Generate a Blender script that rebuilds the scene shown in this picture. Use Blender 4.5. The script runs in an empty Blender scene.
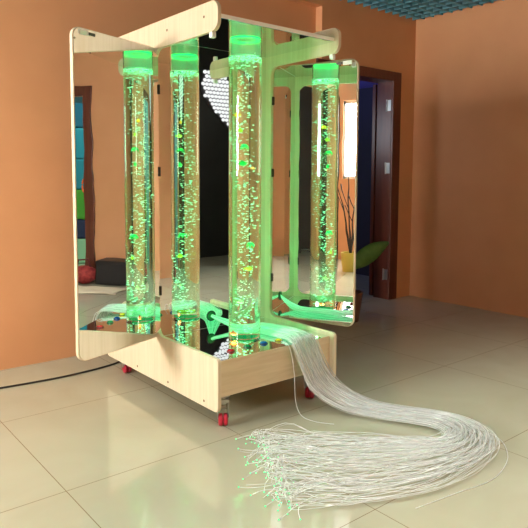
import bpy, bmesh, math, random
from mathutils import Vector, Matrix, Quaternion
random.seed(11)
PI = math.pi
scene = bpy.context.scene
COL = scene.collection

# ------------------------------------------------------------------ materials
def srgb(r, g, b):
    f = lambda c: c/12.92 if c <= .04045 else ((c+.055)/1.055)**2.4
    return (f(r/255), f(g/255), f(b/255), 1)

def new_mat(name):
    m = bpy.data.materials.new(name); m.use_nodes = True
    nt = m.node_tree
    return m, nt, nt.nodes['Principled BSDF']

def pbr(name, col, rough=.5, metal=0, spec=.5, **kw):
    m, nt, b = new_mat(name)
    b.inputs['Base Color'].default_value = col
    b.inputs['Roughness'].default_value = rough
    b.inputs['Metallic'].default_value = metal
    b.inputs['Specular IOR Level'].default_value = spec
    for k, v in kw.items(): b.inputs[k].default_value = v
    return m

def noise_pbr(name, c1, c2, scale=(1, 1, 1), nscale=5, detail=4, rough=.5, spec=.5, bump=0, distortion=0, lo=.3, hi=.7):
    m, nt, b = new_mat(name)
    N = nt.nodes; L = nt.links
    tc = N.new('ShaderNodeTexCoord'); mp = N.new('ShaderNodeMapping'); mp.inputs['Scale'].default_value = scale
    nz = N.new('ShaderNodeTexNoise'); nz.inputs['Scale'].default_value = nscale; nz.inputs['Detail'].default_value = detail
    nz.inputs['Distortion'].default_value = distortion
    rp = N.new('ShaderNodeValToRGB'); rp.color_ramp.elements[0].position = lo; rp.color_ramp.elements[1].position = hi
    rp.color_ramp.elements[0].color = c1; rp.color_ramp.elements[1].color = c2
    L.new(tc.outputs['Object'], mp.inputs['Vector']); L.new(mp.outputs['Vector'], nz.inputs['Vector'])
    L.new(nz.outputs['Fac'], rp.inputs['Fac']); L.new(rp.outputs['Color'], b.inputs['Base Color'])
    b.inputs['Roughness'].default_value = rough; b.inputs['Specular IOR Level'].default_value = spec
    if bump:
        bp = N.new('ShaderNodeBump'); bp.inputs['Strength'].default_value = bump; bp.inputs['Distance'].default_value = .01
        L.new(nz.outputs['Fac'], bp.inputs['Height']); L.new(bp.outputs['Normal'], b.inputs['Normal'])
    return m

def emit(name, col, strength):
    m = bpy.data.materials.new(name); m.use_nodes = True; nt = m.node_tree; nt.nodes.clear()
    e = nt.nodes.new('ShaderNodeEmission'); e.inputs['Color'].default_value = col; e.inputs['Strength'].default_value = strength
    o = nt.nodes.new('ShaderNodeOutputMaterial'); nt.links.new(e.outputs[0], o.inputs[0])
    return m

def mirror_mat(name, tint=(.86, .88, .87, 1), bump=.0, bscale=6):
    m, nt, b = new_mat(name)
    b.inputs['Base Color'].default_value = tint; b.inputs['Metallic'].default_value = 1; b.inputs['Roughness'].default_value = 0.0
    if bump:
        N = nt.nodes; L = nt.links
        tc = N.new('ShaderNodeTexCoord'); nz = N.new('ShaderNodeTexNoise'); nz.inputs['Scale'].default_value = bscale; nz.inputs['Detail'].default_value = 1.0
        bp = N.new('ShaderNodeBump'); bp.inputs['Strength'].default_value = bump; bp.inputs['Distance'].default_value = .01
        L.new(tc.outputs['Object'], nz.inputs['Vector']); L.new(nz.outputs['Fac'], bp.inputs['Height']); L.new(bp.outputs['Normal'], b.inputs['Normal'])
    return m

def glass_mat(name, ior, col=(1, 1, 1, 1), rough=0):
    m, nt, b = new_mat(name)
    b.inputs['Base Color'].default_value = col; b.inputs['Transmission Weight'].default_value = 1
    b.inputs['IOR'].default_value = ior; b.inputs['Roughness'].default_value = rough
    return m

def film_mat(name, col, transp, rough=.5, transl=.5):
    """a see-through film: part clear, part scattering"""
    m = bpy.data.materials.new(name); m.use_nodes = True; nt = m.node_tree; nt.nodes.clear(); N = nt.nodes; L = nt.links
    d = N.new('ShaderNodeBsdfDiffuse'); d.inputs[0].default_value = col
    t = N.new('ShaderNodeBsdfTranslucent'); t.inputs[0].default_value = col
    g = N.new('ShaderNodeBsdfGlossy'); g.inputs['Roughness'].default_value = rough
    tr = N.new('ShaderNodeBsdfTransparent')
    m1 = N.new('ShaderNodeMixShader'); m1.inputs[0].default_value = transl
    m2 = N.new('ShaderNodeMixShader'); m2.inputs[0].default_value = .22
    m3 = N.new('ShaderNodeMixShader'); m3.inputs[0].default_value = transp
    o = N.new('ShaderNodeOutputMaterial')
    L.new(d.outputs[0], m1.inputs[1]); L.new(t.outputs[0], m1.inputs[2])
    L.new(m1.outputs[0], m2.inputs[1]); L.new(g.outputs[0], m2.inputs[2])
    L.new(m2.outputs[0], m3.inputs[1]); L.new(tr.outputs[0], m3.inputs[2])
    L.new(m3.outputs[0], o.inputs[0])
    return m

WOOD_V = noise_pbr('maple_vertical', srgb(205, 189, 155), srgb(216, 202, 171), (38, 38, 1.2), 1.6, 3, .42, .4, distortion=.6)
WOOD_H = noise_pbr('maple_horizontal', srgb(206, 187, 148), srgb(220, 203, 169), (1.6, 30, 22), 1.5, 4, .42, .4, distortion=1.2)
EDGE = pbr('edge_banding', srgb(238, 226, 196), .4)
CREAM = pbr('white_edge', srgb(246, 243, 233), .45)
MIRROR = mirror_mat('mirror_acrylic', bump=.012, bscale=5)
MIRROR_WAVY = mirror_mat('mirror_acrylic_thin', bump=.025, bscale=7)
MIRROR_TRAY = mirror_mat('mirror_tray', (.8, .83, .82, 1), bump=.02, bscale=9)
STEEL = pbr('zinc_steel', srgb(170, 170, 165), .35, .9)
DARK_METAL = pbr('dark_metal', srgb(70, 66, 58), .45, .7)
RED_RUBBER = pbr('red_wheel', srgb(178, 30, 52), .45)
WHITE_PLASTIC = pbr('white_plastic', srgb(232, 236, 228), .35)
BLACK = pbr('black_plastic', srgb(18, 18, 18), .45)
HOLE = pbr('screw_cap_brown', srgb(112, 84, 56), .6)
ORANGE = noise_pbr('orange_paint', srgb(211, 153, 108), srgb(217, 159, 114), (1, 1, 1), 3, 5, .62, .3, bump=.02)
GREY_DARK = noise_pbr('dark_hall_paint', srgb(58, 58, 54), srgb(66, 66, 62), (1, 1, 1), 2, 3, .7, .3)
VIOLET_DARK = pbr('dark_room_paint', srgb(52, 52, 62), .8)
DOORWOOD = noise_pbr('dark_door_wood', srgb(84, 40, 26), srgb(104, 52, 34), (18, 18, 1.2), 2, 4, .35, .5)
SLAT = pbr('blue_slat', srgb(92, 158, 178), .6)
VOID = pbr('ceiling_void', srgb(52, 92, 110), .9)
GREEN_LED = emit('green_led', (.008, 1, .14, 1), 3.6)
GREEN_DISC = emit('green_led_disc', (.01, .62, .16, 1), .55)
TIP = emit('fiber_tip_green', (.10, 1, .36, 1), 1.5)

def floor_mat():
    m, nt, b = new_mat('polished_tile'); N = nt.nodes; L = nt.links
    tc = N.new('ShaderNodeTexCoord'); sp = N.new('ShaderNodeSeparateXYZ'); L.new(tc.outputs['Object'], sp.inputs[0])
    masks = []
    for ax, off in (('X', -.713), ('Y', -.0405)):
        a = N.new('ShaderNodeMath'); a.operation = 'SUBTRACT'; L.new(sp.outputs[ax], a.inputs[0]); a.inputs[1].default_value = off - 80.0
        w = N.new('ShaderNodeMath'); w.operation = 'MODULO'; L.new(a.outputs[0], w.inputs[0]); w.inputs[1].default_value = .8
        c = N.new('ShaderNodeMath'); c.operation = 'SUBTRACT'; L.new(w.outputs[0], c.inputs[0]); c.inputs[1].default_value = .4
        d = N.new('ShaderNodeMath'); d.operation = 'ABSOLUTE'; L.new(c.outputs[0], d.inputs[0])
        g = N.new('ShaderNodeMath'); g.operation = 'GREATER_THAN'; L.new(d.outputs[0], g.inputs[0]); g.inputs[1].default_value = .3983
        masks.append(g)
    mx = N.new('ShaderNodeMath'); mx.operation = 'MAXIMUM'; L.new(masks[0].outputs[0], mx.inputs[0]); L.new(masks[1].outputs[0], mx.inputs[1])
    nz = N.new('ShaderNodeTexNoise'); nz.inputs['Scale'].default_value = 2.2; nz.inputs['Detail'].default_value = 7; nz.inputs['Distortion'].default_value = .8
    L.new(tc.outputs['Object'], nz.inputs['Vector'])
    rp = N.new('ShaderNodeValToRGB'); rp.color_ramp.elements[0].position = .3; rp.color_ramp.elements[1].position = .7
    rp.color_ramp.elements[0].color = srgb(165, 163, 138); rp.color_ramp.elements[1].color = srgb(173, 172, 148)
    L.new(nz.outputs['Fac'], rp.inputs['Fac'])
    mix = N.new('ShaderNodeMix'); mix.data_type = 'RGBA'; L.new(mx.outputs[0], mix.inputs[0]); L.new(rp.outputs['Color'], mix.inputs[6])
    mix.inputs[7].default_value = srgb(128, 112, 84)
    L.new(mix.outputs[2], b.inputs['Base Color'])
    b.inputs['Roughness'].default_value = .045; b.inputs['Specular IOR Level'].default_value = .65
    return m
TILE = floor_mat()

# ------------------------------------------------------------------ mesh builder
class MB:
    def __init__(s): s.bm = bmesh.new()
    def box(s, x0, x1, y0, y1, z0, z1, M=None):
        vs = [s.bm.verts.new((x, y, z)) for z in (z0, z1) for y in (y0, y1) for x in (x0, x1)]
        for f in ((0, 2, 3, 1), (4, 5, 7, 6), (0, 1, 5, 4), (2, 6, 7, 3), (0, 4, 6, 2), (1, 3, 7, 5)):
            s.bm.faces.new([vs[i] for i in f])
        if M is not None:
            for v in vs: v.co = M @ v.co
        return s
    def prism(s, pts, axis, a0, a1, M=None):
        """polygon pts in the plane normal to axis, extruded a0..a1"""
        def P(p, a):
            return {'x': (a, p[0], p[1]), 'y': (p[0], a, p[1]), 'z': (p[0], p[1], a)}[axis]
        A = [s.bm.verts.new(P(p, a0)) for p in pts]; B = [s.bm.verts.new(P(p, a1)) for p in pts]
        s.bm.faces.new(A); s.bm.faces.new(B[::-1]); n = len(pts)
        for i in range(n): s.bm.faces.new((A[i], B[i], B[(i+1) % n], A[(i+1) % n]))
        if M is not None:
            for v in A+B: v.co = M @ v.co
        return s
    def lathe(s, prof, n=32, M=None, cx=0, cy=0, smooth=True):
        """profile (r,z) spun about z; r=0 ends close"""
        rings = []
        for r, z in prof:
            if r < 1e-6: rings.append([s.bm.verts.new((cx, cy, z))])
            else: rings.append([s.bm.verts.new((cx+r*math.cos(2*PI*i/n), cy+r*math.sin(2*PI*i/n), z)) for i in range(n)])
        for a, b in zip(rings, rings[1:]):
            for i in range(n):
                j = (i+1) % n
                if len(a) == 1 and len(b) == 1: continue
                if len(a) == 1: f = s.bm.faces.new((a[0], b[j], b[i]))
                elif len(b) == 1: f = s.bm.faces.new((a[i], a[j], b[0]))
                else: f = s.bm.faces.new((a[i], a[j], b[j], b[i]))
                f.smooth = smooth
        if M is not None:
            for ring in rings:
                for v in ring: v.co = M @ v.co
        return s
    def ring(s, r0, r1, z0, z1, n=48, cx=0, cy=0):
        return s.lathe([(r0, z0), (r1, z0), (r1, z1), (r0, z1), (r0, z0)], n, None, cx, cy, False)
    def path(s, pts, rad, n=6, cap=True):
        rings = []; up = Vector((0, 0, 1))
        pts = [Vector(p) for p in pts]
        for k, p in enumerate(pts):
            t = (pts[min(k+1, len(pts)-1)] - pts[max(k-1, 0)]).normalized()
            u = t.cross(up)
            if u.length < 1e-3: u = t.cross(Vector((0, 1, 0)))
            u.normalize(); w = u.cross(t)
            r = rad(k/(len(pts)-1)) if callable(rad) else rad
            rings.append([s.bm.verts.new(p + (u*math.cos(2*PI*i/n) + w*math.sin(2*PI*i/n))*r) for i in range(n)])
        for a, b in zip(rings, rings[1:]):
            for i in range(n):
                f = s.bm.faces.new((a[i], a[(i+1) % n], b[(i+1) % n], b[i])); f.smooth = True
        if cap: s.bm.faces.new(rings[0][::-1]); s.bm.faces.new(rings[-1])
        return s
    def ball(s, c, r, sub=1, sc=(1, 1, 1), M=None):
        res = bmesh.ops.create_icosphere(s.bm, subdivisions=sub, radius=r)
        for v in res['verts']:
            q = Vector((v.co.x*sc[0], v.co.y*sc[1], v.co.z*sc[2]))
            if M is not None: q = M @ q
            v.co = q + Vector(c)
            for f in v.link_faces: f.smooth = True
        return s
    def build(s, name, mat, parent=None, bevel=0, fix=True):
        if fix: bmesh.ops.recalc_face_normals(s.bm, faces=s.bm.faces[:])
        for e in s.bm.edges:
            if len(e.link_faces) == 2 and e.calc_face_angle(0) > .7: e.smooth = False
        me = bpy.data.meshes.new(name); s.bm.to_mesh(me); s.bm.free()
        for mt in (mat if isinstance(mat, (list, tuple)) else [mat]): me.materials.append(mt)
        o = bpy.data.objects.new(name, me); COL.objects.link(o)
        if parent is not None: o.parent = parent
        if bevel:
            b = o.modifiers.new('Bevel', 'BEVEL'); b.width = bevel; b.segments = 2; b.limit_method = 'ANGLE'
        return o

def tag(o, label=None, cat=None, group=None, kind=None):
    if label: o['label'] = label
    if cat: o['category'] = cat
    if group: o['group'] = group
    if kind: o['kind'] = kind
    return o
def empty(name, loc=(0, 0, 0), rz=0):
    o = bpy.data.objects.new(name, None); COL.objects.link(o); o.location = loc; o.rotation_euler = (0, 0, rz); o.empty_display_size = .05
    return o
def struct(mb, name, mat, parent=None, **k):
    o = mb.build(name, mat, parent, **k)
    if parent is None: o['kind'] = 'structure'
    return o
def to_local(o, base):
    """shift a mesh authored in room coordinates under an empty placed at base"""
    o.location = -Vector(base)
    return o

def rrect(x0, x1, y0, y1, r, n=6):
    pts = []
    for cx, cy, a0 in ((x1-r, y1-r, 0), (x0+r, y1-r, PI/2), (x0+r, y0+r, PI), (x1-r, y0+r, 1.5*PI)):
        for i in range(n+1):
            a = a0 + PI/2*i/n; pts.append((cx+r*math.cos(a), cy+r*math.sin(a)))
    return pts

# ------------------------------------------------------------------ room
CE = 2.66                                  # ceiling height
XL, XR, YB, YF = -4.4, 3.36, 1.5, -2.7     # room sides
fl = MB(); fl.box(XL-.2, 6.2, -4.2, 4.2, -.05, 0); struct(fl, 'floor', TILE)
ce = MB(); ce.box(XL-.2, 6.2, -4.2, 4.2, CE+.16, CE+.2)
struct(ce, 'ceiling', VOID)
gr = MB()
x = XL
while x < XR: gr.box(x, x+.012, YF, YB, CE, CE+.05); x += .1
y = YF
while y < YB: gr.box(XL, XR, y, y+.012, CE, CE+.05); y += .1
struct(gr, 'trim_1', SLAT)

# back wall: a shallow recess on the left (x < 2.08, under z 2.58), the doorway on the right
RD = 1.575
DX0, DX1, DZ = 2.12, 3.02, 2.06            # doorway
wb = MB()
wb.box(XL, 2.10, RD, RD+.1, 0, 2.58)
wb.box(XL, 2.10, YB, RD+.1, 2.58, CE+.2)
wb.box(2.10, 2.16, YB, RD+.1, 0, CE+.2)
wb.box(2.16, DX1+.02, YB, RD+.1, DZ+.02, CE+.2)
wb.box(DX1+.02, XR+.12, YB, RD+.1, 0, CE+.2)
struct(wb, 'wall_back', ORANGE)
# right wall with a doorway to the play room
PY0, PY1, PZ = -2.55, -1.60, 2.06
wr = MB()
wr.box(XR, XR+.12, PY1, YB, 0, CE+.2)
wr.box(XR, XR+.12, PY0, PY1, PZ, CE+.2)
wr.box(XR, XR+.12, YF-.12, PY0, 0, CE+.2)
struct(wr, 'wall_right', ORANGE)
# left wall with a window and a doorway
WY0, WY1, WZ0, WZ1 = .0, 1.06, 1.14, 2.24
wl = MB()
wl.box(XL-.12, XL, WY1, RD+.1, 0, CE+.2)
wl.box(XL-.12, XL, WY0, WY1, 0, WZ0); wl.box(XL-.12, XL, WY0, WY1, WZ1, CE+.2)
wl.box(XL-.12, XL, -4.2, WY0, 0, CE+.2)
struct(wl, 'wall_left', ORANGE)
# front wall behind the photographer, open at both ends to a dark hall
wf = MB(); wf.box(-2.3, 2.35, YF-.12, YF, 0, CE+.2); struct(wf, 'wall_front', ORANGE)
wh = MB(); wh.box(XL-.2, 6.2, -4.05, -3.95, 0, CE+.2); wh.box(6.1, 6.2, -4.0, 4.1, 0, CE+.2)
struct(wh, 'wall_hall', GREY_DARK)
wp = MB(); wp.box(XR+.12, 6.1, -2.82, -2.7, 0, CE+.2); wp.box(XR+.12, 6.1, 0.0, .1, 0, CE+.2)
struct(wp, 'wall_playroom', noise_pbr('playroom_paint', srgb(96, 150, 156), srgb(104, 158, 162), (1, 1, 1), 2, 2, .7))
# dark room behind the back door
wd = MB(); wd.box(1.3, 4.9, 3.7, 3.8, 0, CE+.2); wd.box(1.3, 1.4, RD+.1, 3.7, 0, CE+.2); wd.box(3.95, 4.05, RD+.1, 3.7, 0, CE+.2)
struct(wd, 'wall_darkroom', VIOLET_DARK)
cd = MB(); cd.box(1.4, 3.95, RD+.1, 3.7, 2.21, 2.27); struct(cd, 'ceiling_darkroom', pbr('violet_ceiling', srgb(120, 112, 176), .8))

# door_1: dark frame in back wall, leaf opened inward on the right jamb
d1 = empty('door_1', (DX1, YB, 0)); tag(d1, kind='structure')
f = MB()
fw = .085
f.box(DX0-fw, DX0, YB-.02, YB+.0, 0, DZ+fw); f.box(DX1, DX1+fw+.03, YB-.02, YB, 0, DZ+fw); f.box(DX0, DX1, YB-.02, YB, DZ, DZ+fw)
f.box(DX0-.02, DX0, YB, RD+.1, 0, DZ+.02); f.box(DX1, DX1+.02, YB, RD+.1, 0, DZ+.02); f.box(DX0, DX1, YB, RD+.1, DZ, DZ+.02)
to_local(f.build('door_frame', DOORWOOD, d1, .004), d1.location)
lf = MB(); lf.box(DX1+.01, DX1+.86, RD+.125, RD+.165, .01, DZ-.005)
lfo = to_local(lf.build('door_leaf', DOORWOOD, d1, .003), d1.location)
for z in (1.84, 1.255, .24):
    h = MB(); h.box(DX1-.003, DX1+.001, YB+.004, YB+.05, z-.05, z+.05); h.lathe([(0, z-.055), (.007, z-.055), (.007, z+.055), (0, z+.055)], 10, None, DX1-.005, YB+.052)
    to_local(h.build('hinge', STEEL, d1), d1.location)
# door_2: brown frame to the play room, in the right wall
d2 = empty('door_2', (XR, PY1, 0)); tag(d2, kind='structure')
f = MB()
f.box(XR-.03, XR, PY1-.01, PY1+.095, 0, PZ+.09); f.box(XR-.03, XR, PY0-.09, PY0+.01, 0, PZ+.09); f.box(XR-.03, XR, PY0, PY1, PZ-.01, PZ+.09)
to_local(f.build('door_frame', DOORWOOD, d2, .004), d2.location)
# window_1 in the left wall: bright daylight
w1 = empty('window_1', (XL, WY0, WZ0)); tag(w1, kind='structure')
f = MB()
for a in ((WY0, WY0+.05, WZ0, WZ1), (WY1-.03, WY1, WZ0, WZ1), (WY0, WY1, WZ0, WZ0+.04), (WY0, WY1, WZ1-.04, WZ1), ((WY0+WY1)/2-.05, (WY0+WY1)/2+.0, WZ0, WZ1)):
    f.box(XL-.09, XL-.04, *a)
to_local(f.build('window_frame', WHITE_PLASTIC, w1), w1.location)
p = MB(); p.box(XL-.075, XL-.07, WY0, WY1, WZ0, WZ1)
to_local(p.build('window_pane', emit('daylight_pane', (1, .98, .95, 1), 88), w1), w1.location)

# ------------------------------------------------------------------ cabinet
W, D, T = .760, 1.152, .020
YM = D/2                                    # middle mirror
Z0, Z1 = .103, 1.923                        # side frame bottom, top
ZA, ZC = .351, 1.793                        # opening bottom, top
ZF, ZU = .329, 1.851                        # tray surface, canopy underside
YH0, YH1 = .529, D-.529                     # stile
cab = empty('mirror_cabinet', (0, 0, 0))
tag(cab, 'tall maple cabinet on red casters with mirror walls and two opened mirror wings', 'cabinet')

def frame_outline(YH0):
    """the side sheet: two rounded arms, centre stile, one big notch each side"""
    r, ro = .05, .045
    def arc(cx, cy, R, a0, a1, n=6):
        return [(cx+R*math.cos(math.radians(a0+(a1-a0)*i/n)), cy+R*math.sin(math.radians(a0+(a1-a0)*i/n))) for i in range(n+1)]
    half = []
    half += arc(ro*.6, Z0+ro*.6, ro*.6, 270, 180)
    half += arc(.02, ZA-.02, .02, 180, 90)
    half += arc(YH0-r, ZA+r, r, 270, 360)
    half += arc(YH0-r, ZC-r, r, 0, 90)
    half += arc(ro, ZC+ro, ro, 270, 180)
    half += arc(ro, Z1-ro, ro, 180, 90)
    other = [(D-y, z) for y, z in half[::-1]]
    return half + other
for x0 in (0, W-T):
    m = MB(); m.prism(frame_outline(.546 if x0 == 0 else YH0), 'x', x0, x0+T)
    fr = m.build('side_frame', WOOD_V, cab, .0025)
    if x0 == 0:
        for y, z in ((.104, 1.865), (.423, 1.865), (.112, .131), (.439, .131), (.766, .131)):
            s = MB(); s.lathe([(0, -.0012), (.0062, -.0012), (.0062, .0006), (0, .0006)], 12, Matrix.Translation((0, y, z)) @ Matrix.Rotation(PI/2, 4, 'Y'))
            s.build('screw_cap', HOLE, fr)
# boards closing the base
m = MB(); m.box(T, W-T, .034, .052, .158, ZF+.001); m.build('front_board', WOOD_H, cab, .0015)
m = MB(); m.box(T, W-T, D-.052, D-.034, .158, ZF+.001); m.build('back_board', WOOD_H, cab, .0015)
m = MB(); m.box(T, W-T, .052, D-.052, .16, .178); m.build('base_panel', WOOD_H, cab)
m = MB(); m.box(T, W-T, .052, D-.052, ZF-.014, ZF-.0005); m.build('tray_panel', CREAM, cab)
m = MB(); m.box(T, W-T, .036, YM-.003, ZF-.0004, ZF+.0014); m.box(T, W-T, YM+.003, D-.036, ZF-.0004, ZF+.0014); m.build('tray_mirror', MIRROR_TRAY, cab)
m = MB(); m.box(T, W-T, .028, D-.028, ZU+.002, ZU+.020); can = m.build('canopy_panel', CREAM, cab, .001)
m = MB(); m.box(T, W-T, .030, YM-.003, ZU, ZU+.0019); m.box(T, W-T, YM+.003, D-.030, ZU, ZU+.0019); m.build('canopy_mirror', MIRROR_TRAY, can)
# middle mirror (hole ring added below)
m = MB(); m.box(T, W-T, YM, YM+.0065, ZF+.002, ZU); m.build('middle_mirror', MIRROR, cab)
# push buttons on the tray
for nm, x, y, c in (('red', .168, .131, (168, 20, 26)), ('green', .275, .140, (10, 128, 66)), ('blue', .376, .137, (8, 84, 150)), ('yellow', .468, .128, (196, 190, 40))):
    m = MB(); m.lathe([(0, ZF+.0015), (.021, ZF+.0015), (.021, ZF+.004), (.018, ZF+.006), (0, ZF+.006)], 28, None, x, y)
    b = m.build('push_button', pbr('button_rim_'+nm, srgb(*[int(v*.55) for v in c]), .35), cab)
    m = MB(); m.lathe([(.0165, ZF+.0055), (.0165, ZF+.009), (.012, ZF+.0118), (.006, ZF+.0128), (0, ZF+.013)], 24, None, x, y)
    m.build('button_cap', pbr('button_'+nm, srgb(*c), .25, 0, .6), b)
    b['label'] = nm + ' push button'
# fibre outlet ring in the middle mirror
RINGC = (.356, YM, .395)
m = MB(); Mr = Matrix.Translation(RINGC) @ Matrix.Rotation(PI/2, 4, 'X')
m.lathe([(.024, .0), (.029, .0), (.029, .004), (.024, .004), (.024, .0)], 28, Mr, smooth=False); rg = m.build('outlet_ring', pbr('outlet_grommet', srgb(16, 44, 28), .4), cab)
m = MB(); m.lathe([(0, .0005), (.024, .0005), (.024, .002), (0, .002)], 28, Mr); m.build('outlet_hole', pbr('outlet_glow_tint', srgb(30, 120, 66), .6), rg)  # disc coloured green for the LED glow inside the outlet

# wings
def wing(hx, hy, fx, fy, name_lbl, hinge_sign, za=ZA+.004, zc=ZC-.004):
    """mirror face runs from hinge (hx,hy) to free edge (fx,fy); board lies behind it"""
    d = Vector((fx-hx, fy-hy, 0)); w = d.length; d.normalize()
    n = Vector((d.y, -d.x, 0)) if hinge_sign > 0 else Vector((-d.y, d.x, 0))     # mirror normal
    M = Matrix(((d.x, n.x, 0, hx), (d.y, n.y, 0, hy), (0, 0, 1, 0), (0, 0, 0, 1)))
    r = .045
    m = MB(); m.prism(rrect(.001, w, za, zc, r), 'y', -.020, -.002, M)
    wd = m.build('wing_door', WOOD_V, cab, .002); wd['label'] = name_lbl
    m = MB(); m.prism(rrect(.003, w-.004, za+.003, zc-.003, r-.003), 'y', -.0018, 0, M)
    m.build('wing_mirror', MIRROR_WAVY, wd)
    for z in (1.60, 1.19, .58):
        m = MB(); m.box(.002, .010, .0002, .0015, z-.022, z+.022, M); m.lathe([(0, z-.024), (.0045, z-.024), (.0045, z+.024), (0, z+.024)], 10, M, 0.0, .003)
        m.build('hinge', DARK_METAL, wd)
    m = MB(); m.box(w-.085, w-.035, .0002, .004, zc-.030, zc-.010, M); m.build('catch_plate', WHITE_PLASTIC, wd)
    m = MB(); m.box(w-.125, w-.088, .0002, .003, zc-.026, zc-.014, M); m.build('catch_strip', DARK_METAL, wd)
    return wd
wing(.0206, .5440, -.4926, .3594, 'mirror wing opened out to the left', -1, ZA-.008, ZC+.008)
wing(W-.016, YH0-.015, .8938, .0067, 'mirror wing opened a little to the right', 1)
# the rear wings stand shut in their openings
for x in (.0025, W-.0175):
    m = MB(); m.prism(rrect(YH1+.002, D-.002, ZA+.002, ZC-.002, .047), 'x', x, x+.015)
    m.build('wing_door', WOOD_V, cab)['label'] = 'rear wing standing shut'
# white catches under the top arms
for x in (.010, W-.010):
    m = MB(); m.prism(rrect(.040, .064, ZC-.026, ZC-.0006, .004), 'x', x-.010, x+.010); m.build('door_catch', WHITE_PLASTIC, cab, .001)
# casters
def caster(x, y, rz):
    M = Matrix.Translation((x, y, 0)) @ Matrix.Rotation(rz, 4, 'Z')
    m = MB(); m.box(-.034, .034, -.030, .030, .152, .1598, M); m.lathe([(0, .110), (.022, .110), (.022, .152), (0, .152)], 20, M)
    m.box(-.030, .026, -.026, .026, .122, .136, M)
    for s in (-1, 1):
        m.prism([(-.030, .130), (.026, .130), (.022, .060), (.012, .034), (-.002, .034), (-.022, .060)], 'y', s*.0245-.002, s*.0245+.002, M)
    c = m.build('caster', STEEL, cab, .001)
    for s in (-1, 1):
        m = MB()
        m.lathe([(0, -.0095), (.024, -.0095), (.0285, -.006), (.0295, 0), (.0285, .006), (.024, .0095), (0, .0095)], 28, M @ Matrix.Translation((.004, s*.0115, .0298)) @ Matrix.Rotation(PI/2, 4, 'X'))
        m.build('wheel', RED_RUBBER, c)
    m = MB(); m.prism([(.024, .078), (.046, .060), (.050, .066), (.028, .086)], 'y', -.018, .018, M); m.build('brake_pedal', STEEL, c)
caster(.085, .080, 1.02); caster(W-.110, .085, .55); caster(.085, D-.09, 1.5); caster(W-.09, D-.09, .3)

# ------------------------------------------------------------------ bubble tube
TX, TY, TR = .3708, .2891, .083
WATER = 1.766
tb = empty('bubble_tube', (TX, TY, ZF))
tag(tb, 'clear acrylic bubble tube lit green, standing on the mirrored tray', 'bubble tube')
base = tb.location.copy()
B0 = ZF+.0016
m = MB(); m.lathe([(TR-.004, B0), (TR, B0), (TR, ZU-.0006), (TR-.004, ZU-.0006), (TR-.004, B0)], 72, None, TX, TY)
to_local(m.build('acrylic_tube', glass_mat('acrylic_glow_tint', 1.47, (.88, 1, .92, 1)), tb), base)  # green tint stands in for LED light piped along the tube wall
rw = TR-.0036
m = MB(); m.lathe([(0, B0+.0085), (rw, B0+.0085), (rw, WATER-.002), (rw-.004, WATER-.004), (0, WATER-.004)], 72, None, TX, TY)
to_local(m.build('water', glass_mat('water', 1.33, (.95, 1, .965, 1)), tb), base)
m = MB(); m.lathe([(0, B0), (.052, B0), (.052, B0+.010), (0, B0+.010)], 48, None, TX, TY)
to_local(m.build('led_disc', GREEN_DISC, tb), base)
for z in (ZU-.0065,):
    m = MB(); m.ring(TR-.016, TR-.007, z, z+.006, 64, TX, TY)
    to_local(m.build('led_ring', GREEN_LED, tb), base)
# damp film above the water line
m = MB(); m.lathe([(TR-.0050, WATER+.002), (TR-.0050, ZU-.002)], 64, None, TX, TY)
to_local(m.build('condensation', film_mat('condensation', (.8, .92, .86, 1), .42, .3), tb, fix=False), base)
# bubbles
BUB = film_mat('bubble_white', (.9, .96, .93, 1), .0, .15, .5)
m = MB(); rb = random.Random(5)
# bubbles rise as wandering strings
def bub(x, y, z, r): m.ball((x, y, z), r, 1, (rb.uniform(1.0, 1.7), rb.uniform(1.0, 1.7), rb.uniform(.45, .75)))
for k in range(680):
    z = B0 + .03 + (WATER-.05-B0)*rb.random()
    a = rb.uniform(0, 2*PI); 
    q = .5 + .5*math.sin(z*9.0+1.2)
    rr = (TR-.013)*math.sqrt(rb.random())*(.55+.45*rb.random())
    cx = .016*math.sin(z*7+.6); cy = .016*math.cos(z*5)
    px_, py_ = rr*math.cos(a)*.85+cx, rr*math.sin(a)*.85+cy
    R_ = math.hypot(px_, py_)
    if R_ > TR-.014: px_, py_ = px_*(TR-.014)/R_, py_*(TR-.014)/R_
    bub(TX+px_, TY+py_, z, rb.choice((.0019, .0024, .003, .0037, .0046)))
for k in range(170):
    a = rb.uniform(0, 2*PI); rr = (TR-.009)*math.sqrt(rb.random())
    bub(TX+rr*math.cos(a), TY+rr*math.sin(a), WATER-.008-.016*rb.random()**2, rb.uniform(.0018, .0034))
bo = to_local(m.build('bubbles', BUB, tb, fix=False), base); bo['kind'] = 'stuff'

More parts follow.
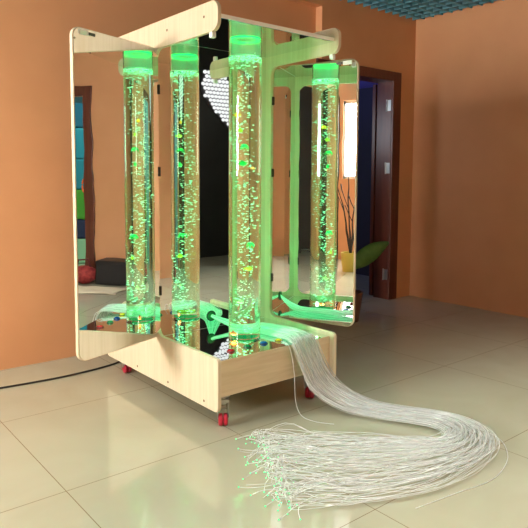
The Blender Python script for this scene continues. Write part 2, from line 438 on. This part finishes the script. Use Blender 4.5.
# toy fish and crabs in the water
def toy(name, lbl, col, pos, rz, size, kind):
    o = empty(name, pos, rz); tag(o, lbl, 'toy', 'plastic toys floating in the bubble tube')
    c = pbr('toy_'+name, srgb(*col), .4); c2 = pbr('toy_fin_'+name, srgb(*[min(255, int(v*.85)) for v in col]), .4)
    s = size
    if kind == 'fish':
        b = MB(); b.ball((0, 0, 0), s, 2, (1.0, .42, .68)); b.build('body', c, o)
        b = MB(); b.prism([(-.8*s, 0), (-1.55*s, .55*s), (-1.35*s, 0), (-1.55*s, -.55*s)], 'y', -.06*s, .06*s); b.build('tail_fin', c2, o)
        b = MB(); b.prism([(.35*s, .58*s), (-.5*s, .55*s), (-.55*s, 1.0*s), (.05*s, .95*s)], 'y', -.05*s, .05*s); b.build('dorsal_fin', c2, o)
        for e in (-1, 1):
            b = MB(); b.ball((.68*s, e*.27*s, .16*s), .13*s, 1); b.build('eye', BLACK, o)
    else:
        b = MB(); b.ball((0, 0, 0), s, 2, (1.05, 1.05, .62))
        b.build('body', c, o)
        for k in range(6):
            a = 2*PI*k/6+.3
            p0 = Vector((.8*s*math.cos(a), .8*s*math.sin(a), -.15*s)); p1 = Vector((1.25*s*math.cos(a+.2), 1.25*s*math.sin(a+.2), -.75*s)); p2 = Vector((1.15*s*math.cos(a+.5), 1.15*s*math.sin(a+.5), -1.3*s))
            b = MB(); b.path([p0, (p0+p1)/2+Vector((0, 0, .05*s)), p1, p2], lambda t: s*(.24-.14*t), 6); b.build('arm', c2, o)
    return o
# lateral offsets are as they stand in the water (the tube magnifies them)
ux, uy = .797, -.604                      # picture-right on the floor plan
def tpos(off, z, back=0): return (TX+ux*off*.75+uy*-.0+back*.604, TY+uy*off*.75+back*.797, z)
toy('toy_fish', 'orange-yellow toy fish highest in the green bubble tube', (255, 120, 12), tpos(-.040, 1.475, -.01), -.9, .015, 'fish')
toy('toy_fish', 'yellow toy fish second from the top in the bubble tube', (232, 220, 40), tpos(-.026, 1.398, -.02), .2, .015, 'fish')
toy('toy_octopus', 'green toy octopus just below the yellow fish in the bubble tube', (10, 180, 90), tpos(-.004, 1.322, -.02), 0, .014, 'octopus')
toy('toy_fish', 'green toy fish in the upper half of the bubble tube, below the green octopus', (12, 190, 90), tpos(-.012, 1.233, -.02), -.5, .017, 'fish')
toy('toy_fish', 'small red toy fish at the right side of the tube, upper half', (214, 64, 34), tpos(.040, 1.210, 0), -.6, .010, 'fish')
toy('toy_octopus', 'green toy octopus in the lower half of the bubble tube', (16, 190, 100), tpos(.030, .826, -.02), .4, .014, 'octopus')
toy('toy_fish', 'yellow toy fish in the lower half of the tube, under a green octopus', (236, 222, 36), tpos(.024, .699, -.03), -.3, .016, 'fish')
toy('toy_fish', 'pale yellow toy fish low in the bubble tube', (240, 226, 150), tpos(-.022, .526, -.02), -.8, .014, 'fish')
toy('toy_fish', 'orange toy fish resting at the bottom of the bubble tube', (255, 48, 12), tpos(-.062, ZF+.030, -.02), -.7, .016, 'fish')

# ------------------------------------------------------------------ optical fibres
fb = empty('optical_fiber_bundle', (.36, .55, ZF))
tag(fb, 'clear optical fiber bundle spilling from the tray onto the floor with green tips', 'fiber optic bundle')
fbase = fb.location.copy()
# cross-sections: inner point, outer point (room coordinates), thickness in height
SEC = [
    ((.352, .571, .390), (.364, .571, .396), .010),
    ((.372, .535, .372), (.395, .550, .378), .016),
    ((.420, .430, .338), (.490, .470, .345), .022),
    ((.465, .340, .336), (.565, .380, .345), .026),
    ((.485, .220, .336), (.600, .240, .350), .028),
    ((.500, .120, .337), (.612, .120, .350), .028),
    ((.456, .040, .350), (.598, .040, .352), .028),
    ((.440, -.012, .335), (.605, -.005, .335), .030),
    ((.462, -.050, .235), (.640, -.040, .215), .032),
    ((.500, -.090, .120), (.715, -.080, .100), .032),
    ((.600, -.200, .032), (.800, -.205, .026), .034),
    ((.690, -.345, .016), (.860, -.345, .018), .034),
    ((.760, -.475, .016), (.930, -.495, .020), .040),
    ((.800, -.575, .018), (.960, -.640, .024), .046),
    ((.775, -.650, .018), (.930, -.790, .024), .046),
    ((.690, -.665, .014), (.790, -.900, .020), .044),
    ((.600, -.600, .012), (.580, -.930, .014), .036),
    ((.480, -.470, .010), (.330, -.900, .010), .030),
    ((.330, -.330, .008), (.090, -.800, .008), .026),
    ((.230, -.235, .008), (-.030, -.710, .008), .024),
    ((.145, -.160, .008), (-.130, -.640, .008), .022),
]
def fiber_mat(clear, rough):
    m = film_mat('clear_fiber', (.96, .975, .95, 1), clear, rough, .4)
    nt = m.node_tree; N = nt.nodes; L = nt.links
    out = [n for n in N if n.type == 'OUTPUT_MATERIAL'][0]; sh = out.inputs[0].links[0].from_socket
    at = N.new('ShaderNodeAttribute'); at.attribute_name = 'along'
    rp = N.new('ShaderNodeValToRGB'); e = rp.color_ramp.elements
    e[0].position = .0; e[0].color = (1, 1, 1, 1); e[1].position = .36; e[1].color = (.012, .012, .012, 1)
    k = e.new(.19); k.color = (.62, .62, .62, 1); k = e.new(.26); k.color = (.14, .14, .14, 1)
    em = N.new('ShaderNodeEmission'); em.inputs['Color'].default_value = (.10, 1, .33, 1)
    mu = N.new('ShaderNodeMath'); mu.operation = 'MULTIPLY'; mu.inputs[1].default_value = .19
    ad = N.new('ShaderNodeAddShader')
    L.new(at.outputs['Fac'], rp.inputs[0]); L.new(rp.outputs[0], mu.inputs[0]); L.new(mu.outputs[0], em.inputs['Strength'])
    L.new(sh, ad.inputs[0]); L.new(em.outputs[0], ad.inputs[1]); L.new(ad.outputs[0], out.inputs[0])
    return m
FIBS = [fiber_mat(.03, .12), fiber_mat(.34, .2), fiber_mat(.62, .25)]
def along(o, npts, n):
    """distance along the fibre from the light source, 0..1"""
    a = o.data.attributes.new('along', 'FLOAT', 'POINT'); v = len(o.data.vertices)
    a.data.foreach_set('value', [((q//n) % npts)/(npts-1) for q in range(v)])
    return o
def catmull(P, t):
    n = len(P)-1; k = min(int(t*n), n-1); u = t*n-k
    p0, p1, p2, p3 = P[max(k-1, 0)], P[k], P[k+1], P[min(k+2, n)]
    return .5*((2*p1)+(p2-p0)*u+(2*p0-5*p1+4*p2-p3)*u*u+(3*p1-p0-3*p2+p3)*u**3)
SUPPORT = lambda p: (ZF+.004) if p.y > .03 and p.z > .30 else .0022
rf = random.Random(21)
def strand(i, total):
    s = (i+.5)/total; s = min(.995, max(.005, s + rf.uniform(-.04, .04)))
    h = rf.random()
    ph, amp, ph2, amp2 = rf.uniform(0, 6.3), rf.uniform(.0, .012), rf.uniform(0, 6.3), rf.uniform(.0, .30)
    drift = rf.gauss(0, .45) if rf.random() < .3 else 0
    ctrl = []
    for k, (a, b, th) in enumerate(SEC):
        a, b = Vector(a), Vector(b)
        u = s
        f = k/(len(SEC)-1)
        if k > 15 and drift: u = s + drift*(k-15)/5
        elif k > 2: u = s + amp2*.35*math.sin(ph2+k*.8) * (1 if k < 15 else 1.6)
        u = min(1.03, max(-.03, u))
        p = a.lerp(b, u)
        arch = math.sqrt(max(0, 1-(2*min(1, max(0, s))-1)**2))
        p.z += th*h*(.35+.65*arch)
        if k > 14:
            g = (k-14)/6
            p.x += rf.gauss(0, .020)*g; p.y += rf.gauss(0, .026)*g; p.z += abs(rf.gauss(0, .014))*g
        ctrl.append(p)
    # free end: short, curled differently for every strand
    end = ctrl[-1]; d = (ctrl[-1]-ctrl[-2]).normalized()
    L = rf.uniform(.0, .08) if rf.random() < .9 else rf.uniform(.1, .17)
    bend = rf.gauss(0, 1.2)
    q = end.copy(); ang = math.atan2(d.y, d.x)
    lift = rf.uniform(.0, .05) if rf.random() < .35 else 0
    for j in range(1, 4):
        ang += bend*.33
        q = q + Vector((math.cos(ang), math.sin(ang), 0))*L/3
        q2 = q.copy(); q2.z = max(.003, end.z*(1-j/3)+.003 + lift*math.sin(PI*j/3.6))
        ctrl.append(q2)
    n = 84
    pts = [catmull(ctrl, k/(n-1)) for k in range(n)]
    for p in pts:
        lo = SUPPORT(p)
        if p.z < lo: p.z = lo
        # keep clear of the tube
        dv = Vector((p.x-TX, p.y-TY)); 
        if p.z > .3 and dv.length < TR+.010:
            dv = dv.normalized()*(TR+.010); p.x, p.y = TX+dv.x, TY+dv.y
        # ride over the rim of the tray
        if .024 < p.y < .058 and p.z > .3: p.z = max(p.z, ZF+.006)
    return pts
NS = 170
order = list(range(NS)); rf2 = random.Random(3)
single = set(rf2.sample(order, 86)) | {0, 1, 2, 3, NS-1, NS-2, NS-3, NS-4, 40, 90, 130, 160}
single = set(list(single)[:100])
mass = MB(); tips = MB()
RAD = .00125
def add_tip(mb, p, d):
    mb.ball(p, .0032, 1)
for i in range(NS):
    pts = strand(i, NS)
    if i in single:
        b = MB(); b.path(pts, RAD, 4); so = along(to_local(b.build('fiber_strand', FIBS[rf2.choice((0, 0, 1, 1, 2))], fb, fix=False), fbase), 84, 4)
        b = MB(); add_tip(b, pts[-1], None); t_ = b.build('glowing_tip', TIP, so, fix=False)
    else:
        f0 = len(mass.bm.faces); mass.path(pts, RAD, 4); mass.bm.faces.ensure_lookup_table(); mi = rf2.choice((0, 0, 1, 1, 2, 2))
        for q in range(f0, len(mass.bm.faces)): mass.bm.faces[q].material_index = mi
        if i % 3 == 0: add_tip(tips, pts[-1], None)
mo = to_local(mass.build('fiber_strands', FIBS, fb, fix=False), fbase); mo['kind'] = 'stuff'; along(mo, 84, 4)
to_ = tips.build('glowing_tips', TIP, mo, fix=False); to_['kind'] = 'stuff'
# two stray strands hanging beside the bundle
for pts in ([(.40, .03, .362), (.41, -.02, .34), (.415, -.05, .22), (.42, -.055, .09), (.425, -.09, .02), (.45, -.16, .004), (.50, -.24, .004)],
            [(.95, -.62, .006), (.985, -.70, .005), (.97, -.80, .004), (.90, -.88, .004), (.78, -.95, .004), (.6, -.99, .004), (.4, -.96, .004), (.2, -.93, .004)]):
    P = [Vector(p) for p in pts]
    b = MB(); b.path([catmull(P, k/47) for k in range(48)], RAD*1.1, 5); so = to_local(b.build('fiber_strand', FIBS[0], fb, fix=False), fbase); at_ = so.data.attributes.new('along', 'FLOAT', 'POINT'); at_.data.foreach_set('value', [1.0]*len(so.data.vertices))

# ------------------------------------------------------------------ power cable
ctrl = [Vector(p) for p in ((.30, 1.125, .20), (.27, 1.20, .14), (.20, 1.27, .03), (.12, 1.265, .006), (.02, 1.235, .006), (-.09, 1.218, .006), (-.26, 1.21, .006), (-.43, 1.22, .006), (-.8, 1.26, .006), (-1.5, 1.30, .006), (-2.4, 1.26, .006))]
b = MB(); b.path([catmull(ctrl, k/89) for k in range(90)], .0055, 8)
tag(b.build('power_cable', BLACK), 'black power cable on the floor running left from the cabinet', 'cable')

# ------------------------------------------------------------------ plants
LEAF = noise_pbr('leaf_green', srgb(58, 100, 40), srgb(84, 132, 56), (4, 4, 4), 3, 3, .45)
STEM = pbr('stem_green', srgb(70, 92, 44), .6)
def blade(mb, p0, p1, width, droop=.1, n=14, side=None):
    """one broad leaf with a midrib fold"""
    p0, p1 = Vector(p0), Vector(p1); t = (p1-p0)
    side = Vector(side).normalized() if side else t.cross(Vector((0, 0, 1))).normalized()
    rows = []
    nrm = side.cross(t).normalized()
    for k in range(n+1):
        u = k/n; w = width*math.sin(PI*min(1, u*.93+.05))**.75*(1-.25*u)
        c = p0.lerp(p1, u)+Vector((0, 0, -droop*u*u+droop*u))
        rows.append([mb.bm.verts.new(c+side*w*v+nrm*(abs(v)*w*.22)) for v in (-1, -.5, 0, .5, 1)])
    for a, c in zip(rows, rows[1:]):
        for i in range(4):
            f = mb.bm.faces.new((a[i], a[i+1], c[i+1], c[i])); f.smooth = True
pl = empty('potted_plant', (2.10, 1.16, 0)); tag(pl, 'broad leaved green plant standing behind the right mirror wing by the door', 'plant')
m = MB(); m.lathe([(0, .0), (.09, .0), (.12, .22), (.125, .24), (.11, .24), (.105, .2), (0, .2)], 28); m.build('pot', pbr('pot_brown', srgb(96, 70, 52), .6), pl)
for (dx, dy, dz), sd in (((.43, -.06, .62), (-.38, .25, .9)), ((-.25, .10, .95), None), ((.05, .22, 1.0), None)):
    m = MB(); a = Vector((0, 0, .2)); bb = Vector((dx*.05, dy*.3, dz*.71))
    m.path([a, a.lerp(bb, .5)+Vector((-.01, 0, .02)), bb], .008, 6); st = m.build('stem', STEM, pl)
    m = MB(); blade(m, bb, (dx, dy, dz), .085, .03, side=sd); lo = m.build('leaf', LEAF, st, fix=False)
    sm = lo.modifiers.new('Solidify', 'SOLIDIFY'); sm.thickness = .0015

# twig plant in a yellow pot below the window: seen in the right wing mirror
tw = empty('twig_plant', (-3.3, .74, 0)); tag(tw, 'bare twig plant in a yellow pot, seen in the right wing mirror', 'plant')
m = MB(); m.lathe([(0, 0), (.09, 0), (.12, .24), (.105, .24), (.10, .2), (0, .2)], 24); m.build('pot', pbr('pot_yellow', srgb(176, 158, 60), .5), tw)
for q, (dx, dy, h) in enumerate(((.1, .18, .95), (-.05, -.2, .85), (.0, .05, 1.05), (.1, -.1, .7))):
    m = MB(); m.path([(0, 0, .19), (dx*.3, dy*.3, .3+h*.3), (dx*.9, dy*.5, .3+h*.6), (dx, dy, .3+h)], lambda t: .014-.009*t, 6)
    m.path([(dx*.6, dy*.4, .3+h*.45), (dx*.6-.1, dy*.4+.12, .3+h*.75)], .006, 5); m.build('twig', pbr('twig_dark', srgb(44, 34, 26), .8), tw)

# ------------------------------------------------------------------ things seen only in the mirrors
# heart light on the hall wall
ht = empty('heart_light', (3.70, -3.93, 2.36)); tag(ht, 'white quilted heart shaped wall light, reflected in the middle mirror', 'lamp')
hp = []
for k in range(72):
    t = 2*PI*k/72; hp.append((math.copysign(abs(math.sin(t))**2.1, math.sin(t))*.45, (13*math.cos(t)-5*math.cos(2*t)-2*math.cos(3*t)-math.cos(4*t))/16*.46))
m = MB(); m.prism(hp, 'y', 0, .05); m.build('backing', pbr('heart_backing', srgb(90, 90, 92), .5), ht, .004)
def inside(x, y):
    c = False; j = len(hp)-1
    for i in range(len(hp)):
        if (hp[i][1] > y) != (hp[j][1] > y) and x < (hp[j][0]-hp[i][0])*(y-hp[i][1])/(hp[j][1]-hp[i][1])+hp[i][0]: c = not c
        j = i
    return c
m = MB()
for i in range(-9, 10):
    for j in range(-11, 11):
        x_, y_ = (i+.5*(j % 2))*.062, j*.054
        if inside(x_, y_): m.ball((x_, .052, y_), .030, 2, (1, .7, .86))
m.build('diffuser', emit('heart_glow', (1, 1, 1, 1), 1.15), ht, fix=False)
# play room beyond door_2
TEAL = pbr('teal_vinyl', srgb(28, 120, 132), .45); TEAL_D = pbr('dark_teal_vinyl', srgb(18, 82, 100), .45)
GRN = pbr('green_vinyl', srgb(70, 150, 40), .5); NAVY = pbr('navy_vinyl', srgb(30, 44, 74), .6); MINT = pbr('mint_vinyl', srgb(140, 196, 150), .6)
zz = 0
for h, mt, lb in ((.33, MINT, 'mint green padded block at the bottom of the play room stack'), (.26, NAVY, 'navy blue padded block on the mint block in the play room'),
                  (.40, GRN, 'bright green padded block in the middle of the play room stack'), (.40, TEAL, 'teal padded block on the green block in the play room'),
                  (.40, TEAL, 'second teal padded block near the top of the play room stack'), (.34, TEAL_D, 'dark teal padded block topping the play room stack')):
    b = MB(); b.prism(rrect(-.35, .35, -.55, .55, .04), 'z', 0, h-.004)
    o = b.build('foam_block', mt, None, .02); o.location = (4.85, -2.1, zz+.002); zz += h
    tag(o, lb, 'foam block', 'padded blocks stacked in the play room')
o = empty('toy_ring', (4.36, -2.12, 1.04)); tag(o, 'orange toy ring hooked on the teal block in the play room', 'toy')
m = MB(); m.path([(0, .05*math.cos(2*PI*k/20), .09*math.sin(2*PI*k/20)) for k in range(21)], .012, 6); m.build('hoop', pbr('toy_orange', srgb(226, 96, 30), .5), o)
# on the floor by the right wall
bx = empty('speaker_box', (3.20, -1.10, 0)); tag(bx, 'black speaker box on the floor against the orange right wall', 'speaker')
m = MB(); m.box(-.14, .14, -.26, .26, .0, .26); m.build('cabinet_body', BLACK, bx, .012)
m = MB(); m.box(-.146, -.14, -.23, .23, .03, .23); m.build('grille', pbr('grille_black', srgb(30, 30, 30), .8), bx, .002)
m = MB(); random.seed(4)
rows = []
for i in range(13):
    row = []
    for j in range(13):
        a, c = i/12-.5, j/12-.5
        row.append(m.bm.verts.new((a*.36+.02*math.sin(7*c), c*.62+.02*math.sin(9*a), .006+.035*abs(math.sin(5*a+3*c))*(1-max(abs(a), abs(c))*1.6))))
    rows.append(row)
for i in range(12):
    for j in range(12):
        f = m.bm.faces.new((rows[i][j], rows[i+1][j], rows[i+1][j+1], rows[i][j+1])); f.smooth = True
o = m.build('cloth', pbr('white_cloth', srgb(214, 204, 176), .85), None); o.location = (2.74, -1.22, 0)
sm = o.modifiers.new('Solidify', 'SOLIDIFY'); sm.thickness = .004
tag(o, 'crumpled off-white cloth on the floor near the black speaker box', 'cloth')
o = empty('red_bag', (3.12, -1.52, 0)); tag(o, 'red soft bag on the floor by the brown playroom door frame', 'bag')
m = MB(); m.ball((0, 0, .10), .12, 3, (.9, 1.3, .85)); m.build('body', noise_pbr('red_cloth', srgb(120, 24, 28), srgb(170, 60, 54), (9, 9, 9), 3, 3, .8), o)
m = MB(); m.path([(0, -.08, .18), (0, -.06, .26), (0, .06, .26), (0, .08, .18)], .01, 6); m.build('handle', pbr('bag_handle', srgb(90, 20, 24), .7), o)

# ------------------------------------------------------------------ lights
def area(name, loc, rot, sx, sy, power, col=(1, 1, 1), spread=PI, shape='RECTANGLE'):
    l = bpy.data.lights.new(name, 'AREA'); l.shape = shape; l.size = sx; l.size_y = sy; l.energy = power; l.color = col; l.spread = spread
    o = bpy.data.objects.new(name, l); COL.objects.link(o); o.location = loc; o.rotation_euler = rot
    return o
WARM = (1, .92, .78)
def fill_panel(x, y, power, lbl, sx=.6, sy=.6, spread=115):  # unseen panels added to brighten floor, left wall and cabinet front
    o = empty('fill_panel', (x, y, CE)); tag(o, lbl, 'fill light', 'added fill panels in the slatted ceiling')
    m = MB(); m.box(-sx/2-.03, sx/2+.03, -sy/2-.03, sy/2+.03, -.006, .02); m.build('frame', WHITE_PLASTIC, o)
    m = MB(); m.box(-sx/2, sx/2, -sy/2, sy/2, -.012, -.006); m.build('diffuser', emit('fill_panel_glow', (1, .97, .9, 1), 3), o)
    area('panel_fill', (x, y, CE-.014), (0, 0, 0), sx, sy, power, (1, .985, .95), math.radians(spread))
fill_panel(-1.9, .35, 22, 'large added fill panel left of the cabinet near the back wall', 1.2, 1.2)
fill_panel(-.15, -1.95, 25, 'smaller added fill panel above the camera side of the cabinet', .9, .9, 96)
fill_panel(1.75, -1.35, 13, 'small added fill panel above the loop of the fibers', .6, .6, 84)
area('play_room_fill', (4.0, -1.6, 2.6), (0, 0, 0), .6, .6, 45, (.9, 1, 1))  # added to light the play room blocks, no fixture modelled
area('hall_fill', (2.6, -3.3, 2.6), (0, 0, 0), .5, .5, 9, (1, .95, .85))  # added to lift the hall walls out of black
area('blue_lamp', (2.6, 2.9, 1.6), (PI, 0, 0), .3, .3, 12, (.2, .22, 1))
area('dark_room_fill', (1.75, 2.5, 1.7), (0, -PI/2, 0), .4, .4, 7, (.8, .9, 1))  # added to grey the walls seen through the back door
# narrow base LED beam in the tube; top beam added for the upper bubbles
area('led_beam', (TX, TY, B0+.014), (PI, 0, 0), .15, .15, 410, (.11, 1, .36), math.radians(12), 'DISK')
area('tube_top_fill', (TX, TY, WATER-.006), (0, 0, 0), .15, .15, 285, (.11, 1, .36), math.radians(12), 'DISK')

wd_ = bpy.data.worlds.new('World'); scene.world = wd_; wd_.use_nodes = True
bg = wd_.node_tree.nodes['Background']; bg.inputs[0].default_value = (.8, .85, 1, 1); bg.inputs[1].default_value = .3

# ------------------------------------------------------------------ camera
cam = bpy.data.cameras.new('Camera'); co = bpy.data.objects.new('Camera', cam); COL.objects.link(co); scene.camera = co
F_, YAW, PITCH, ROLL, PCY = 603.67, .8847, -.0817, .0055, 226.34
co.location = (-1.5128, -2.1671, 1.1663)
fwd = Vector((math.cos(YAW)*math.cos(PITCH), math.sin(YAW)*math.cos(PITCH), math.sin(PITCH)))
right = Vector((math.sin(YAW), -math.cos(YAW), 0)); up = right.cross(fwd)
r2 = right*math.cos(ROLL)+up*math.sin(ROLL); u2 = up*math.cos(ROLL)-right*math.sin(ROLL)
co.matrix_world = Matrix(((r2.x, u2.x, -fwd.x, co.location.x), (r2.y, u2.y, -fwd.y, co.location.y), (r2.z, u2.z, -fwd.z, co.location.z), (0, 0, 0, 1)))
cam.sensor_width = 36; cam.sensor_fit = 'HORIZONTAL'; cam.lens = F_/528*36
cam.shift_y = (PCY-264)/528
cam.clip_start = .05; cam.clip_end = 60

# ------------------------------------------------------------------ view
vs = scene.view_settings; scene.display_settings.display_device = 'sRGB'
vs.view_transform = 'Standard'; vs.look = 'None'; vs.gamma = 1; vs.use_curve_mapping = False; vs.exposure = 0.0
cy = scene.cycles
cy.max_bounces = 20; cy.glossy_bounces = 14; cy.transmission_bounces = 18; cy.transparent_max_bounces = 24; cy.diffuse_bounces = 4
cy.sample_clamp_indirect = 6; cy.use_denoising = True
cy.caustics_reflective = True; cy.caustics_refractive = True; cy.blur_glossy = .3
